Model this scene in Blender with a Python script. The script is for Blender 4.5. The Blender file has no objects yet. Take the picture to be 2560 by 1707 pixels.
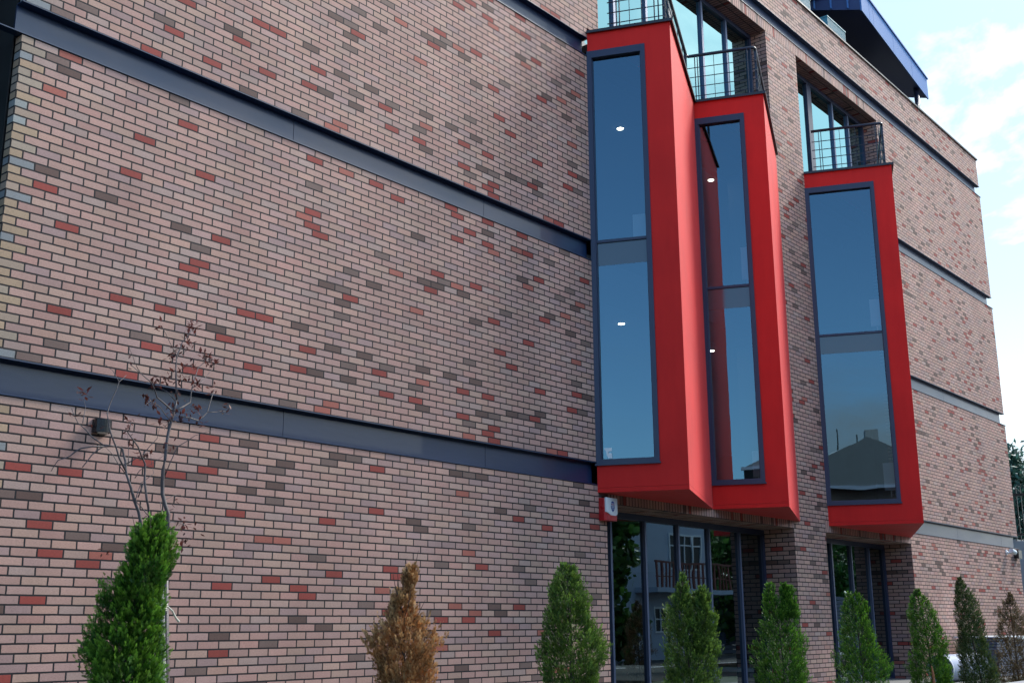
import bpy, bmesh, math, random
import numpy as np
from mathutils import Vector, Matrix
PI=math.pi; rad=math.radians
sc=bpy.context.scene; COL=sc.collection
# ------------------------------------------------------------------ camera
CX,CY,CZ=-4.2307,-8.9959,-1.8435
def cam_axes(yaw=-50.331,pitch=13.9514,roll=-0.3425):
    y,p,r=rad(yaw),rad(pitch),rad(roll)
    f=Vector((-math.sin(y)*math.cos(p),math.cos(y)*math.cos(p),math.sin(p)))
    rt=Vector((math.cos(y),math.sin(y),0)); up=rt.cross(f)
    return rt*math.cos(r)+up*math.sin(r), up*math.cos(r)-rt*math.sin(r), f
CR,CU,CF=cam_axes()
cd=bpy.data.cameras.new('camera'); cam=bpy.data.objects.new('camera',cd); COL.objects.link(cam)
cd.sensor_width=36; cd.lens=2870.34/2560*36; cd.clip_start=.05; cd.clip_end=2000
cam.matrix_world=Matrix(((CR.x,CU.x,-CF.x,CX),(CR.y,CU.y,-CF.y,CY),(CR.z,CU.z,-CF.z,CZ),(0,0,0,1)))
sc.camera=cam
# ------------------------------------------------------------------ world
SUN_AZ=rad(106); SUN_EL=rad(42)          # azimuth from +Y towards +X
w=bpy.data.worlds.new('World'); sc.world=w; w.use_nodes=True
def wire(nt):
    N=nt.nodes; L=nt.links
    def nd(t,**k):
        n=N.new(t)
        for a,b in k.items():
            if a.startswith('i_'): n.inputs[a[2:].replace('_',' ')].default_value=b
            else: setattr(n,a,b)
        return n
    def m(op,a,b=None,c=None,clamp=False):
        n=N.new('ShaderNodeMath'); n.operation=op; n.use_clamp=clamp
        for i,x in enumerate((a,b,c)):
            if x is None: continue
            if isinstance(x,(int,float)): n.inputs[i].default_value=x
            else: L.new(x,n.inputs[i])
        return n.outputs[0]
    def mixc(f,a,b,blend='MIX'):
        n=N.new('ShaderNodeMix'); n.data_type='RGBA'; n.blend_type=blend
        for s,x in ((n.inputs[0],f),(n.inputs[6],a),(n.inputs[7],b)):
            if isinstance(x,(int,float)): s.default_value=x
            elif isinstance(x,tuple): s.default_value=(*x,1) if len(x)==3 else x
            else: L.new(x,s)
        return n.outputs[2]
    def ramp(f,stops,interp='LINEAR'):
        n=N.new('ShaderNodeValToRGB'); r=n.color_ramp; r.interpolation=interp
        while len(r.elements)<len(stops): r.elements.new(.5)
        for e,(p,c) in zip(r.elements,stops): e.position=p; e.color=(*c,1) if not isinstance(c,(int,float)) else (c,c,c,1)
        L.new(f,n.inputs[0]); return n.outputs[0]
    return N,L,nd,m,mixc,ramp
nt=w.node_tree; nt.nodes.clear()
N,L,nd,m,mixc,ramp=wire(nt)
sky=nd('ShaderNodeTexSky',sky_type='NISHITA',sun_disc=False,sun_elevation=SUN_EL,sun_rotation=SUN_AZ,air_density=1.0,dust_density=1.5,ozone_density=1.2)
tc=nd('ShaderNodeTexCoord'); sep=nd('ShaderNodeSeparateXYZ'); L.new(tc.outputs['Generated'],sep.inputs[0])
zz=m('ADD',m('MAXIMUM',sep.outputs[2],0),.22)
cmb=nd('ShaderNodeCombineXYZ'); L.new(m('DIVIDE',sep.outputs[0],zz),cmb.inputs[0]); L.new(m('DIVIDE',sep.outputs[1],zz),cmb.inputs[1])
n1=nd('ShaderNodeTexNoise',i_Scale=2.3,i_Detail=9.,i_Roughness=.58,i_Distortion=.35); L.new(cmb.outputs[0],n1.inputs['Vector'])
sunside=m('ADD',m('MULTIPLY',sep.outputs[0],math.sin(SUN_AZ)),m('MULTIPLY',sep.outputs[1],math.cos(SUN_AZ)))
cov=m('ADD',n1.outputs[0],m('MULTIPLY',sunside,.03))
cloud=ramp(cov,[(0,0),(.535,0),(.64,1),(1,1)])
cloud=m('MULTIPLY',cloud,m('MULTIPLY_ADD',sunside,.5,.5,clamp=True))
pale=m('MULTIPLY_ADD',sunside,.75,.35,clamp=True)
hz=ramp(m('MAXIMUM',sep.outputs[2],0),[(0,.8),(.10,.5),(.26,.12),(.4,0)])
cloud=m('MAXIMUM',cloud,m('MULTIPLY',hz,m('MULTIPLY_ADD',sunside,.5,.5)))
low=m('MULTIPLY',m('MULTIPLY',ramp(sep.outputs[2],[(0,.9),(.15,.8),(.235,0),(1,0)]),ramp(n1.outputs[0],[(.32,.25),(.56,1)])),m('MULTIPLY',ramp(m('MULTIPLY',sep.outputs[1],-1.),[(.30,0),(.37,1)]),ramp(sunside,[(0,1),(.05,0)])))
cloud=m('MAXIMUM',cloud,m('MULTIPLY',low,1.3,clamp=True))
cl_b=m('MULTIPLY_ADD',sunside,2.0,4.0)
cc=nd('ShaderNodeCombineColor'); 
for i,k in enumerate((.97,1.0,1.03)): L.new(m('MULTIPLY',cl_b,k),cc.inputs[i])
tint=mixc(1.0,sky.outputs[0],(.70,.95,1.10),'MULTIPLY')
tint=mixc(m('MULTIPLY',pale,.8),tint,(1.95,2.38,2.46))
skc=mixc(m('MULTIPLY',cloud,.9),tint,cc.outputs[0])
south=ramp(m('MULTIPLY',sep.outputs[1],-1.),[(0,1.0/3),(.46,1.0/3),(.80,(.66,.61,.55)),(1,(.66,.61,.55))])
skc=mixc(1.,skc,south,'MULTIPLY')      # unseen southern sky brightened and warmed, added to lift light on the facade
bg=nd('ShaderNodeBackground',i_Strength=.14*3); L.new(skc,bg.inputs[0])
wo=nd('ShaderNodeOutputWorld'); L.new(bg.outputs[0],wo.inputs[0])
# ------------------------------------------------------------------ sun (soft, through thin cloud) and exposure
sl=bpy.data.lights.new('sun','SUN'); sl.energy=2.1; sl.angle=rad(20); sl.color=(1,.95,.88)
so=bpy.data.objects.new('sun',sl); COL.objects.link(so)
sd=Vector((math.sin(SUN_AZ)*math.cos(SUN_EL),math.cos(SUN_AZ)*math.cos(SUN_EL),math.sin(SUN_EL)))
so.rotation_euler=sd.to_track_quat('Z','Y').to_euler(); so.location=(20,-20,30)
vs=sc.view_settings; vs.view_transform='Standard'; vs.look='None'; vs.gamma=1; vs.exposure=1.24; vs.use_curve_mapping=False
try:
    sc.cycles.max_bounces=8; sc.cycles.transparent_max_bounces=12; sc.cycles.glossy_bounces=5; sc.cycles.caustics_reflective=False; sc.cycles.caustics_refractive=False
except Exception: pass
# ------------------------------------------------------------------ mesh helper
def new_mat(name):
    mt=bpy.data.materials.new(name); mt.use_nodes=True; mt.node_tree.nodes.clear(); return mt
def out(nt,N,L,sh):
    o=N.new('ShaderNodeOutputMaterial'); L.new(sh,o.inputs[0])
def plain(name,col,rough=.6,metal=0.,noise=.15,scale=6.,bump=0.,bscale=60.,spec=.5,stretch=(1,1,1),coat=0.):
    mt=new_mat(name); N,L,nd,m,mixc,ramp=wire(mt.node_tree)
    tc=nd('ShaderNodeTexCoord'); mp=nd('ShaderNodeMapping'); mp.inputs['Scale'].default_value=stretch; L.new(tc.outputs['Object'],mp.inputs[0])
    nz=nd('ShaderNodeTexNoise',i_Scale=scale,i_Detail=6.,i_Roughness=.6); L.new(mp.outputs[0],nz.inputs[0])
    c=mixc(nz.outputs[0],tuple(x*(1-noise) for x in col),tuple(min(1,x*(1+noise)) for x in col))
    p=nd('ShaderNodeBsdfPrincipled'); L.new(c,p.inputs['Base Color']); p.inputs['Metallic'].default_value=metal
    p.inputs['Specular IOR Level'].default_value=spec; p.inputs['Coat Weight'].default_value=coat
    L.new(m('MULTIPLY_ADD',nz.outputs[0],.2,rough-.1,clamp=True),p.inputs['Roughness'])
    if bump:
        nb=nd('ShaderNodeTexNoise',i_Scale=bscale,i_Detail=5.); L.new(mp.outputs[0],nb.inputs[0])
        b=nd('ShaderNodeBump',i_Strength=bump,i_Distance=.01); L.new(nb.outputs[0],b.inputs['Height']); L.new(b.outputs[0],p.inputs['Normal'])
    out(mt.node_tree,N,L,p.outputs[0]); return mt
class MB:
    def __init__(s): s.v=[]; s.f=[]; s.uv=[]
    def face(s,pts,uv=None):
        i=len(s.v); s.v+= [tuple(p) for p in pts]; s.f.append(tuple(range(i,i+len(pts))))
        if uv is None:
            a,b,c=Vector(pts[0]),Vector(pts[1]),Vector(pts[2]); n=(b-a).cross(c-b); n=[abs(x) for x in n]
            if n[1]>=n[0] and n[1]>=n[2]: uv=[(p[0],p[2]) for p in pts]
            elif n[0]>=n[2]: uv=[(p[1]-.004,p[2]) for p in pts]
            else: uv=[(p[0],p[1]) for p in pts]
        s.uv+=list(uv); return s
    def box(s,x0,x1,y0,y1,z0,z1):
        a=[(x0,y0,z0),(x1,y0,z0),(x1,y1,z0),(x0,y1,z0),(x0,y0,z1),(x1,y0,z1),(x1,y1,z1),(x0,y1,z1)]
        for q in ((0,3,2,1),(4,5,6,7),(0,1,5,4),(2,3,7,6),(1,2,6,5),(3,0,4,7)): s.face([a[i] for i in q])
        return s
    def prism(s,poly,z0,z1):                     # poly counter-clockwise seen from above
        n=len(poly)
        s.face([(p[0],p[1],z1) for p in poly]); s.face([(p[0],p[1],z0) for p in reversed(poly)])
        for i in range(n):
            a,b=poly[i],poly[(i+1)%n]; s.face([(a[0],a[1],z0),(b[0],b[1],z0),(b[0],b[1],z1),(a[0],a[1],z1)])
        return s
    def obox(s,o,ex,ey,ez,x0,x1,y0,y1,z0,z1):    # box in a local frame
        P=lambda x,y,z:tuple(Vector(o)+Vector(ex)*x+Vector(ey)*y+Vector(ez)*z)
        a=[P(x0,y0,z0),P(x1,y0,z0),P(x1,y1,z0),P(x0,y1,z0),P(x0,y0,z1),P(x1,y0,z1),P(x1,y1,z1),P(x0,y1,z1)]
        for q in ((0,3,2,1),(4,5,6,7),(0,1,5,4),(2,3,7,6),(1,2,6,5),(3,0,4,7)): s.face([a[i] for i in q])
        return s
    def tube(s,pts,r,n=8,cap=True):
        pts=[Vector(p) for p in pts]; k=len(pts); rs=r if isinstance(r,(list,tuple)) else [r]*k
        rings=[]; up=Vector((0,0,1))
        for i,p in enumerate(pts):
            d=(pts[min(i+1,k-1)]-pts[max(i-1,0)]).normalized()
            a=d.cross(up); 
            if a.length<.05: a=d.cross(Vector((0,1,0)))
            a.normalize(); b=a.cross(d).normalized()
            rings.append([p+(a*math.cos(2*PI*j/n)+b*math.sin(2*PI*j/n))*rs[i] for j in range(n)])
        for i in range(k-1):
            for j in range(n):
                q=(j+1)%n; s.face([rings[i][j],rings[i][q],rings[i+1][q],rings[i+1][j]])
        if cap: s.face(rings[0][::-1]); s.face(rings[-1])
        return s
    def build(s,name,mat,parent=None,smooth=False,kind=None):
        me=bpy.data.meshes.new(name); me.from_pydata(s.v,[],s.f)
        ul=me.uv_layers.new(name='UVMap'); ul.data.foreach_set('uv',np.array(s.uv,dtype=np.float32).ravel())
        if smooth or name in ('handrail',): me.polygons.foreach_set('use_smooth',[True]*len(me.polygons))
        me.materials.append(mat); me.update()
        if smooth:
            bm=bmesh.new(); bm.from_mesh(me); bmesh.ops.remove_doubles(bm,verts=bm.verts,dist=1e-5); bm.to_mesh(me); bm.free()
        o=bpy.data.objects.new(name,me); COL.objects.link(o)
        if parent: o.parent=parent
        if kind: o['kind']=kind
        return o
def tag(o,label=None,cat=None,group=None,kind=None):
    for k,v in (('label',label),('category',cat),('group',group),('kind',kind)):
        if v: o[k]=v
    return o
def empty(name,label=None,cat=None,group=None):
    o=bpy.data.objects.new(name,None); COL.objects.link(o); o.empty_display_size=.2
    return tag(o,label,cat,group)
# ------------------------------------------------------------------ materials
BL,BH,MO=.2279,.075,.0140
PAL=[(0.0, (0.487, 0.292, 0.247)), (0.1, (0.493, 0.3, 0.25)), (0.2, (0.468, 0.304, 0.255)), (0.28, (0.503, 0.294, 0.247)), (0.37, (0.45, 0.282, 0.247)), (0.44, (0.493, 0.314, 0.252)), (0.52, (0.481, 0.277, 0.236)), (0.6, (0.44, 0.304, 0.266)), (0.64, (0.465, 0.289, 0.258)), (0.73, (0.508, 0.304, 0.243)), (0.79, (0.399, 0.259, 0.242)), (0.84, (0.493, 0.272, 0.229)), (0.868, (0.32, 0.06, 0.048)), (0.915, (0.4, 0.125, 0.095)), (0.932, (0.481, 0.288, 0.247)), (0.95, (0.145, 0.085, 0.072)), (0.978, (0.2, 0.13, 0.112))]
CPAL=[(0,(.43,.30,.20)),(.3,(.47,.32,.215)),(.52,(.40,.31,.24)),(.70,(.33,.34,.33)),(.8,(.27,.28,.29)),(.87,(.44,.32,.245))]
def brick(name,soldier=False,corner=False,dark=1.):
    mt=new_mat(name); N,L,nd,m,mixc,ramp=wire(mt.node_tree)
    uv=nd('ShaderNodeTexCoord'); 
    wn=nd('ShaderNodeTexNoise',i_Scale=9.,i_Detail=3.); L.new(uv.outputs['Object'],wn.inputs[0])
    sp=nd('ShaderNodeSeparateXYZ'); L.new(uv.outputs['UV'],sp.inputs[0])
    wn2=nd('ShaderNodeTexNoise',i_Scale=75.,i_Detail=2.); L.new(uv.outputs['Object'],wn2.inputs[0])
    wob=m('MULTIPLY_ADD',m('SUBTRACT',wn2.outputs[0],.5),.0035,m('MULTIPLY',m('SUBTRACT',wn.outputs[0],.5),.010))
    U=m('ADD',sp.outputs[0],wob); V=m('ADD',sp.outputs[1],m('MULTIPLY',wob,.45))
    if soldier:
        cu=m('DIVIDE',U,BH); col=m('FLOOR',cu); fu=m('MULTIPLY',m('FRACT',cu),BH); cv=m('DIVIDE',V,BL); row=m('FLOOR',cv); fv=m('MULTIPLY',m('FRACT',cv),BL); wu,wv=BH,BL
    else:
        cv=m('DIVIDE',V,BH); row=m('FLOOR',cv); fv=m('MULTIPLY',m('FRACT',cv),BH)
        odd=m('MODULO',m('ABSOLUTE',row),2.)
        cu=m('MULTIPLY_ADD',odd,.5,m('DIVIDE',U,BL)); col=m('FLOOR',cu); fu=m('MULTIPLY',m('FRACT',cu),BL); wu,wv=BL,BH
    h=MO/2
    def edge(f,wd): return m('MINIMUM',m('DIVIDE',m('SUBTRACT',f,h*.95),.0014,clamp=True),m('DIVIDE',m('SUBTRACT',wd-h*.95,f),.0014,clamp=True))
    mask=m('MINIMUM',edge(fu,wu),edge(fv,wv))
    cb=nd('ShaderNodeCombineXYZ'); L.new(col,cb.inputs[0]); L.new(row,cb.inputs[1])
    wh=nd('ShaderNodeTexWhiteNoise',noise_dimensions='2D'); L.new(cb.outputs[0],wh.inputs[0])
    c=ramp(wh.outputs[0],PAL,'CONSTANT')
    if corner:
        c2=ramp(wh.outputs[0],CPAL,'CONSTANT'); iscol=m('LESS_THAN',m('ABSOLUTE',m('ADD',col,0)),.5)
        c=mixc(iscol,c,c2)
    s2=nd('ShaderNodeSeparateXYZ'); L.new(wh.outputs[1],s2.inputs[0])
    c=mixc(1.,c,ramp(s2.outputs[1],[(0,.88),(1,1.08)]),'MULTIPLY')
    # streaky wire-cut face, specks, broad weathering
    mp=nd('ShaderNodeMapping'); mp.inputs['Scale'].default_value=(1,1,5) ; L.new(uv.outputs['Object'],mp.inputs[0])
    st=nd('ShaderNodeTexNoise',i_Scale=45.,i_Detail=4.,i_Roughness=.7); L.new(mp.outputs[0],st.inputs[0])
    c=mixc(1.,c,ramp(st.outputs[0],[(.25,.70),(.75,1.24)]),'MULTIPLY')
    spk=nd('ShaderNodeTexNoise',i_Scale=170.,i_Detail=2.); L.new(uv.outputs['Object'],spk.inputs[0])
    c=mixc(ramp(spk.outputs[0],[(.0,0),(.62,0),(.70,.8),(1,.85)]),c,(.06,.05,.05))
    wzm=nd('ShaderNodeMapping'); wzm.inputs['Scale'].default_value=(1.6,1,.55); L.new(uv.outputs['Object'],wzm.inputs[0])
    wz=nd('ShaderNodeTexNoise',i_Scale=.7,i_Detail=7.,i_Roughness=.62); L.new(wzm.outputs[0],wz.inputs[0])
    c=mixc(1.,c,ramp(wz.outputs[0],[(.3,.84),(.7,1.08)]),'MULTIPLY')
    c=mixc(mask,(.013,.013,.017),c)
    hgt=m('ADD',mask,m('MULTIPLY',st.outputs[0],.22))
    tilt=m('MULTIPLY',m('SUBTRACT',s2.outputs[0],.5),.35)
    hgt=m('ADD',hgt,m('MULTIPLY',tilt,m('DIVIDE',fv,wv)))
    b=nd('ShaderNodeBump',i_Strength=.75,i_Distance=.006); L.new(hgt,b.inputs['Height'])
    p=nd('ShaderNodeBsdfPrincipled'); L.new(c,p.inputs['Base Color']); L.new(b.outputs[0],p.inputs['Normal'])
    p.inputs['Roughness'].default_value=.78; p.inputs['Specular IOR Level'].default_value=.35
    out(mt.node_tree,N,L,p.outputs[0]); return mt
M={}
M['brick']=brick('brick'); M['brick_c']=brick('brick_corner',corner=True); M['soldier']=brick('brick_soldier',soldier=True)
M['steel']=plain('steel_paint',(.007,.024,.075),.36,0.,.35,2.5,.10,20.,spec=.5,stretch=(.4,1,1.5),coat=.25)
M['frame']=plain('window_frame_paint',(.022,.032,.075),.42,0,.12,3.)
M['frame_l']=plain('window_frame_light',(.10,.13,.22),.35,0.3,.12,3.)
M['rail']=plain('rail_paint',(.016,.020,.040),.35,0,.15,5.)
M['coping']=plain('coping_metal',(.028,.030,.036),.4,.2,.2,4.)
M['dark']=plain('dark_cladding',(.016,.018,.020),.6,0,.3,2.)
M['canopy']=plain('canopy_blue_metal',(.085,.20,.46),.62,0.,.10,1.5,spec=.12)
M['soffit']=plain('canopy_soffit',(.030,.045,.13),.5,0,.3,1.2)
M['inside']=plain('inside_plaster',(.16,.17,.18),.9,0,.1,2.)
M['ceil']=plain('inside_ceiling',(.20,.21,.22),.9,0,.08,2.)
M['floor_in']=plain('inside_floor',(.10,.085,.07),.6,0,.2,3.)
M['spandrel']=plain('spandrel_panel',(.15,.155,.17),.25,0,.08,2.)
M['white']=plain('white_enamel',(.72,.74,.74),.35,0,.05,3.)
M['wplas']=plain('white_plastic',(.75,.78,.80),.4,0,.06,8.)
M['blackp']=plain('black_plastic',(.012,.013,.015),.28,0,.2,8.)
M['redp']=plain('red_plastic',(.42,.012,.016),.3,0,.1,8.)
M['blueprint']=plain('blue_print',(.02,.06,.30),.5,0,.05,8.)
M['pinkprint']=plain('pink_print',(.55,.2,.3),.5,0,.05,8.)
M['concrete']=plain('concrete',(.30,.31,.33),.85,0,.25,3.,.4,40.)
M['paving']=plain('paving',(.17,.17,.165),.8,0,.2,2.,.3,30.)
M['soil']=plain('soil',(.06,.05,.04),.95,0,.3,4.,.6,20.)
M['grass']=plain('lawn',(.03,.06,.015),.9,0,.4,8.,.7,60.)
M['asphalt']=plain('asphalt',(.05,.05,.052),.9,0,.2,5.,.4,80.)
M['teal']=plain('teal_planter',(.07,.24,.30),.5,0,.15,6.)
M['galv']=plain('galvanised_sheet',(.34,.39,.52),.6,.0,.10,1.5,spec=.25)
M['sheets']=plain('grey_sheets',(.12,.14,.20),.55,.1,.2,4.,stretch=(1,1,12))
M['render_w']=plain('white_render',(.50,.54,.60),.9,0,.10,1.5)
M['render_g']=plain('grey_render',(.34,.24,.21),.9,0,.15,1.)
M['rooftile']=plain('roof_tile',(.17,.18,.20),.8,0,.25,2.)
M['redwood']=plain('red_wood',(.18,.03,.02),.6,0,.2,4.)
M['wood']=plain('weathered_stake',(.36,.36,.34),.85,0,.25,14.,.5,60.,stretch=(6,6,1))
M['rope']=plain('rope',(.62,.58,.50),.9,0,.2,40.)
M['orange']=plain('orange_bark',(.38,.15,.07),.85,0,.3,20.)
def red_stucco():
    mt=new_mat('red_stucco'); N,L,nd,m,mixc,ramp=wire(mt.node_tree)
    tc=nd('ShaderNodeTexCoord'); mp=nd('ShaderNodeMapping'); mp.inputs['Scale'].default_value=(1,1,.18); L.new(tc.outputs['Object'],mp.inputs[0])
    n1=nd('ShaderNodeTexNoise',i_Scale=6.,i_Detail=8.,i_Roughness=.65); L.new(mp.outputs[0],n1.inputs[0])
    n2=nd('ShaderNodeTexNoise',i_Scale=260.,i_Detail=3.); L.new(tc.outputs['Object'],n2.inputs[0])
    n3=nd('ShaderNodeTexNoise',i_Scale=1.1,i_Detail=4.); L.new(tc.outputs['Object'],n3.inputs[0])
    c=mixc(n1.outputs[0],(.60,.012,.010),(.77,.024,.018)); c=mixc(1.,c,ramp(n3.outputs[0],[(.3,.90),(.7,1.06)]),'MULTIPLY')
    b=nd('ShaderNodeBump',i_Strength=.5,i_Distance=.003); L.new(n2.outputs[0],b.inputs['Height'])
    p=nd('ShaderNodeBsdfPrincipled'); L.new(c,p.inputs['Base Color']); L.new(b.outputs[0],p.inputs['Normal'])
    p.inputs['Roughness'].default_value=.6; p.inputs['Specular IOR Level'].default_value=.22
    p.inputs['Sheen Weight'].default_value=.10; p.inputs['Sheen Roughness'].default_value=.45
    out(mt.node_tree,N,L,p.outputs[0]); return mt
M['red']=red_stucco()
def glass(name,tcol,gcol,lo,hi,rough=0.):
    mt=new_mat(name); N,L,nd,m,mixc,ramp=wire(mt.node_tree)
    lw=nd('ShaderNodeLayerWeight',i_Blend=.5)
    tc=nd('ShaderNodeTexCoord'); nz=nd('ShaderNodeTexNoise',i_Scale=1.3,i_Detail=1.); L.new(tc.outputs['Object'],nz.inputs[0])
    b=nd('ShaderNodeBump',i_Strength=.04,i_Distance=.03); L.new(nz.outputs[0],b.inputs['Height'])
    f=ramp(lw.outputs['Facing'],[(0,lo),(.45,lo*1.15),(1,hi)])
    t=nd('ShaderNodeBsdfTransparent'); t.inputs[0].default_value=(*tcol,1)
    g=nd('ShaderNodeBsdfGlossy'); g.inputs[0].default_value=(*gcol,1); g.inputs['Roughness'].default_value=rough; L.new(b.outputs[0],g.inputs['Normal'])
    mx=nd('ShaderNodeMixShader'); L.new(f,mx.inputs[0]); L.new(t.outputs[0],mx.inputs[1]); L.new(g.outputs[0],mx.inputs[2])
    out(mt.node_tree,N,L,mx.outputs[0]); return mt
M['spandrel']=plain('spandrel_panel',(.035,.045,.055),.06,0,.08,2.,spec=.9)
M['glass']=glass('bay_glass',(.42,.48,.50),(.37,.56,.66),.24,.92)
M['glass_up']=glass('upper_glass',(.22,.50,.46),(.48,.80,.84),.50,.98)
M['glass_lo']=glass('lower_glass',(.22,.28,.28),(.42,.52,.55),.32,.92)
def emis(name,c,s):
    mt=new_mat(name); N,L,nd,m,mixc,ramp=wire(mt.node_tree)
    e=nd('ShaderNodeEmission'); e.inputs[0].default_value=(*c,1); e.inputs[1].default_value=s; out(mt.node_tree,N,L,e.outputs[0]); return mt
M['lit']=emis('lit_diffuser',(1,.93,.75),9.)
def foliage(name,c0,c1,c2,trans=.25):
    mt=new_mat(name); N,L,nd,m,mixc,ramp=wire(mt.node_tree)
    tc=nd('ShaderNodeTexCoord'); sp=nd('ShaderNodeSeparateXYZ'); L.new(tc.outputs['UV'],sp.inputs[0])
    nz=nd('ShaderNodeTexNoise',i_Scale=7.,i_Detail=4.); L.new(tc.outputs['Object'],nz.inputs[0])
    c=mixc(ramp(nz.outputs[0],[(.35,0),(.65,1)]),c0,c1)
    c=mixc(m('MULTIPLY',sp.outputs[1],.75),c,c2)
    c=mixc(1.,c,ramp(sp.outputs[0],[(0,.38),(1,1.65)]),'MULTIPLY')  # random tone per clump, spread wide to put light-and-shade contrast into the colour
    p=nd('ShaderNodeBsdfPrincipled'); L.new(c,p.inputs['Base Color']); p.inputs['Roughness'].default_value=.5; p.inputs['Specular IOR Level'].default_value=.4
    t=nd('ShaderNodeBsdfTranslucent'); L.new(c,t.inputs[0])
    mx=nd('ShaderNodeMixShader'); mx.inputs[0].default_value=trans; L.new(p.outputs[0],mx.inputs[1]); L.new(t.outputs[0],mx.inputs[2])
    out(mt.node_tree,N,L,mx.outputs[0]); return mt
M['th_bright']=foliage('thuja_bright',(.016,.075,.006),(.045,.14,.010),(.26,.50,.05))
M['th_olive']=foliage('thuja_olive',(.035,.085,.014),(.07,.14,.02),(.28,.42,.07))
M['th_dark']=foliage('thuja_dark',(.022,.055,.014),(.045,.095,.022),(.22,.25,.08))
M['th_brown']=foliage('thuja_brown',(.24,.15,.07),(.48,.21,.07),(.75,.48,.22))
M['th_dry']=foliage('thuja_dry',(.07,.06,.028),(.15,.10,.045),(.42,.32,.17))
M['pine']=foliage('pine_needles',(.020,.055,.045),(.035,.09,.065),(.07,.16,.11))
M['decid']=foliage('broadleaf',(.022,.075,.012),(.04,.12,.02),(.10,.22,.04))
M['plum']=foliage('plum_leaf',(.050,.012,.014),(.10,.020,.020),(.14,.05,.035),.35)
M['flower']=foliage('flower',(.25,.05,.02),(.4,.2,.02),(.05,.14,.02),.2)
M['bark']=plain('bark',(.055,.042,.035),.85,0,.35,12.,.5,50.)
M['bark_p']=plain('plum_bark',(.085,.07,.075),.5,0,.5,18.,.3,80.,stretch=(1,1,3))
# ------------------------------------------------------------------ building
G,PN=.31,2.85; S=G+PN                       # steel band, brick panel (38 courses), storey
Z_T=9.48; Z_GR=-2.95; XR=26.7
B=empty('brick_building','long four storey building in speckled pink brick with dark steel bands and three red bays','building')
T=.105
def panel(name,segs,mat='brick',smooth=False):
    mb=MB(); 
    for s in segs:
        x0,x1,z0,z1=s[:4]; y1=s[4] if len(s)>4 else .3
        mb.box(x0,x1,0,y1,z0,z1)
    return mb
def uvshift(mb,dz):
    mb.uv=[(u,v-dz) for u,v in mb.uv]; return mb
XL=.0
# left wing panels
uvshift(panel('brick_panel',[(0,8.40,G,S,T),]),G).build('brick_panel',M['brick_c'],B)
uvshift(panel('brick_panel',[(0,8.40,S+G,2*S,T)]),S+G).build('brick_panel',M['brick_c'],B)
uvshift(panel('brick_panel',[(0,8.40,2*S+G,3*S,T),(8.40,8.70,6.80,3*S,.35)]),2*S+G).build('brick_panel',M['brick_c'],B)
uvshift(panel('brick_panel',[(0,8.60,-3.0,0,T)]),-38*BH*2).build('brick_panel',M['brick_c'],B)
# pillar between the openings
uvshift(panel('brick_pillar',[(14.17,15.42,-3.0,-.0,.70)]),-38*BH*2).build('brick_pillar',M['brick'],B)
uvshift(panel('brick_pillar',[(14.30,15.58,.0,9.255,.42)]),0).build('brick_pillar',M['brick'],B)
# right wing panels
uvshift(panel('brick_panel',[(19.46,XR,-3.0,0,.70)]),-38*BH*2).build('brick_panel',M['brick'],B)
uvshift(panel('brick_panel',[(19.40,XR,G,S)]),G).build('brick_panel',M['brick'],B)
uvshift(panel('brick_panel',[(19.40,XR,S+G,2*S)]),S+G).build('brick_panel',M['brick'],B)
uvshift(panel('brick_panel',[(19.60,XR,2*S+G,3*S,.42)]),2*S+G).build('brick_panel',M['brick'],B)
uvshift(panel('brick_parapet',[(0,XR,3*S+G,10.56,.25)]),3*S+G).build('brick_parapet',M['brick'],B)
# soldier courses over the openings, brick soffits behind
mb=panel('soldier_course',[(8.71,14.295,9.252,9.478,.42),(14.295,15.585,9.257,9.478,.1),(15.585,19.595,9.252,9.478,.42)]); mb.uv=[(u,v-9.252) for u,v in mb.uv]; mb.build('soldier_course',M['soldier'],B)
mb=panel('soldier_course',[(8.605,14.165,-.2279,-.002,.68),(15.425,19.455,-.2279,-.002,.68)]); mb.uv=[(u,v+.2279) for u,v in mb.uv]; mb.build('soldier_course',M['soldier'],B)
MB().box(-.03,26.75,-.035,.30,10.562,10.60).build('parapet_coping',M['coping'],B)
# steel bands: recessed channel, upper and lower flange
def band(x0,x1,z,lip0=0.,lip1=0.,yw=.085):
    mb=MB(); t=.012
    xa=x0
    while xa<x1-.01:
        xb=min(x1,xa+3.1); mb.box(xa,xb-.006,yw,yw+.02,z+t,z+G-t); xa=xb
    mb.box(x0-lip0,x1+lip1,-.012,yw+.0,z+.002,z+t); mb.box(x0,x1+lip1*.8,-.012,yw+.0,z+G-t,z+G-.002)
    mb.build('steel_band',M['steel'],B)
for z in (0.,S,2*S,3*S):
    if z<9: band(.0 if z!=S else -.03,8.395,z,.02 if z!=S else .22)
    if z<9: band(19.40 if z else 19.46,XR-.10,z,0,.16)
band(0,XR-.10,3*S,.02,.16)
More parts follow.
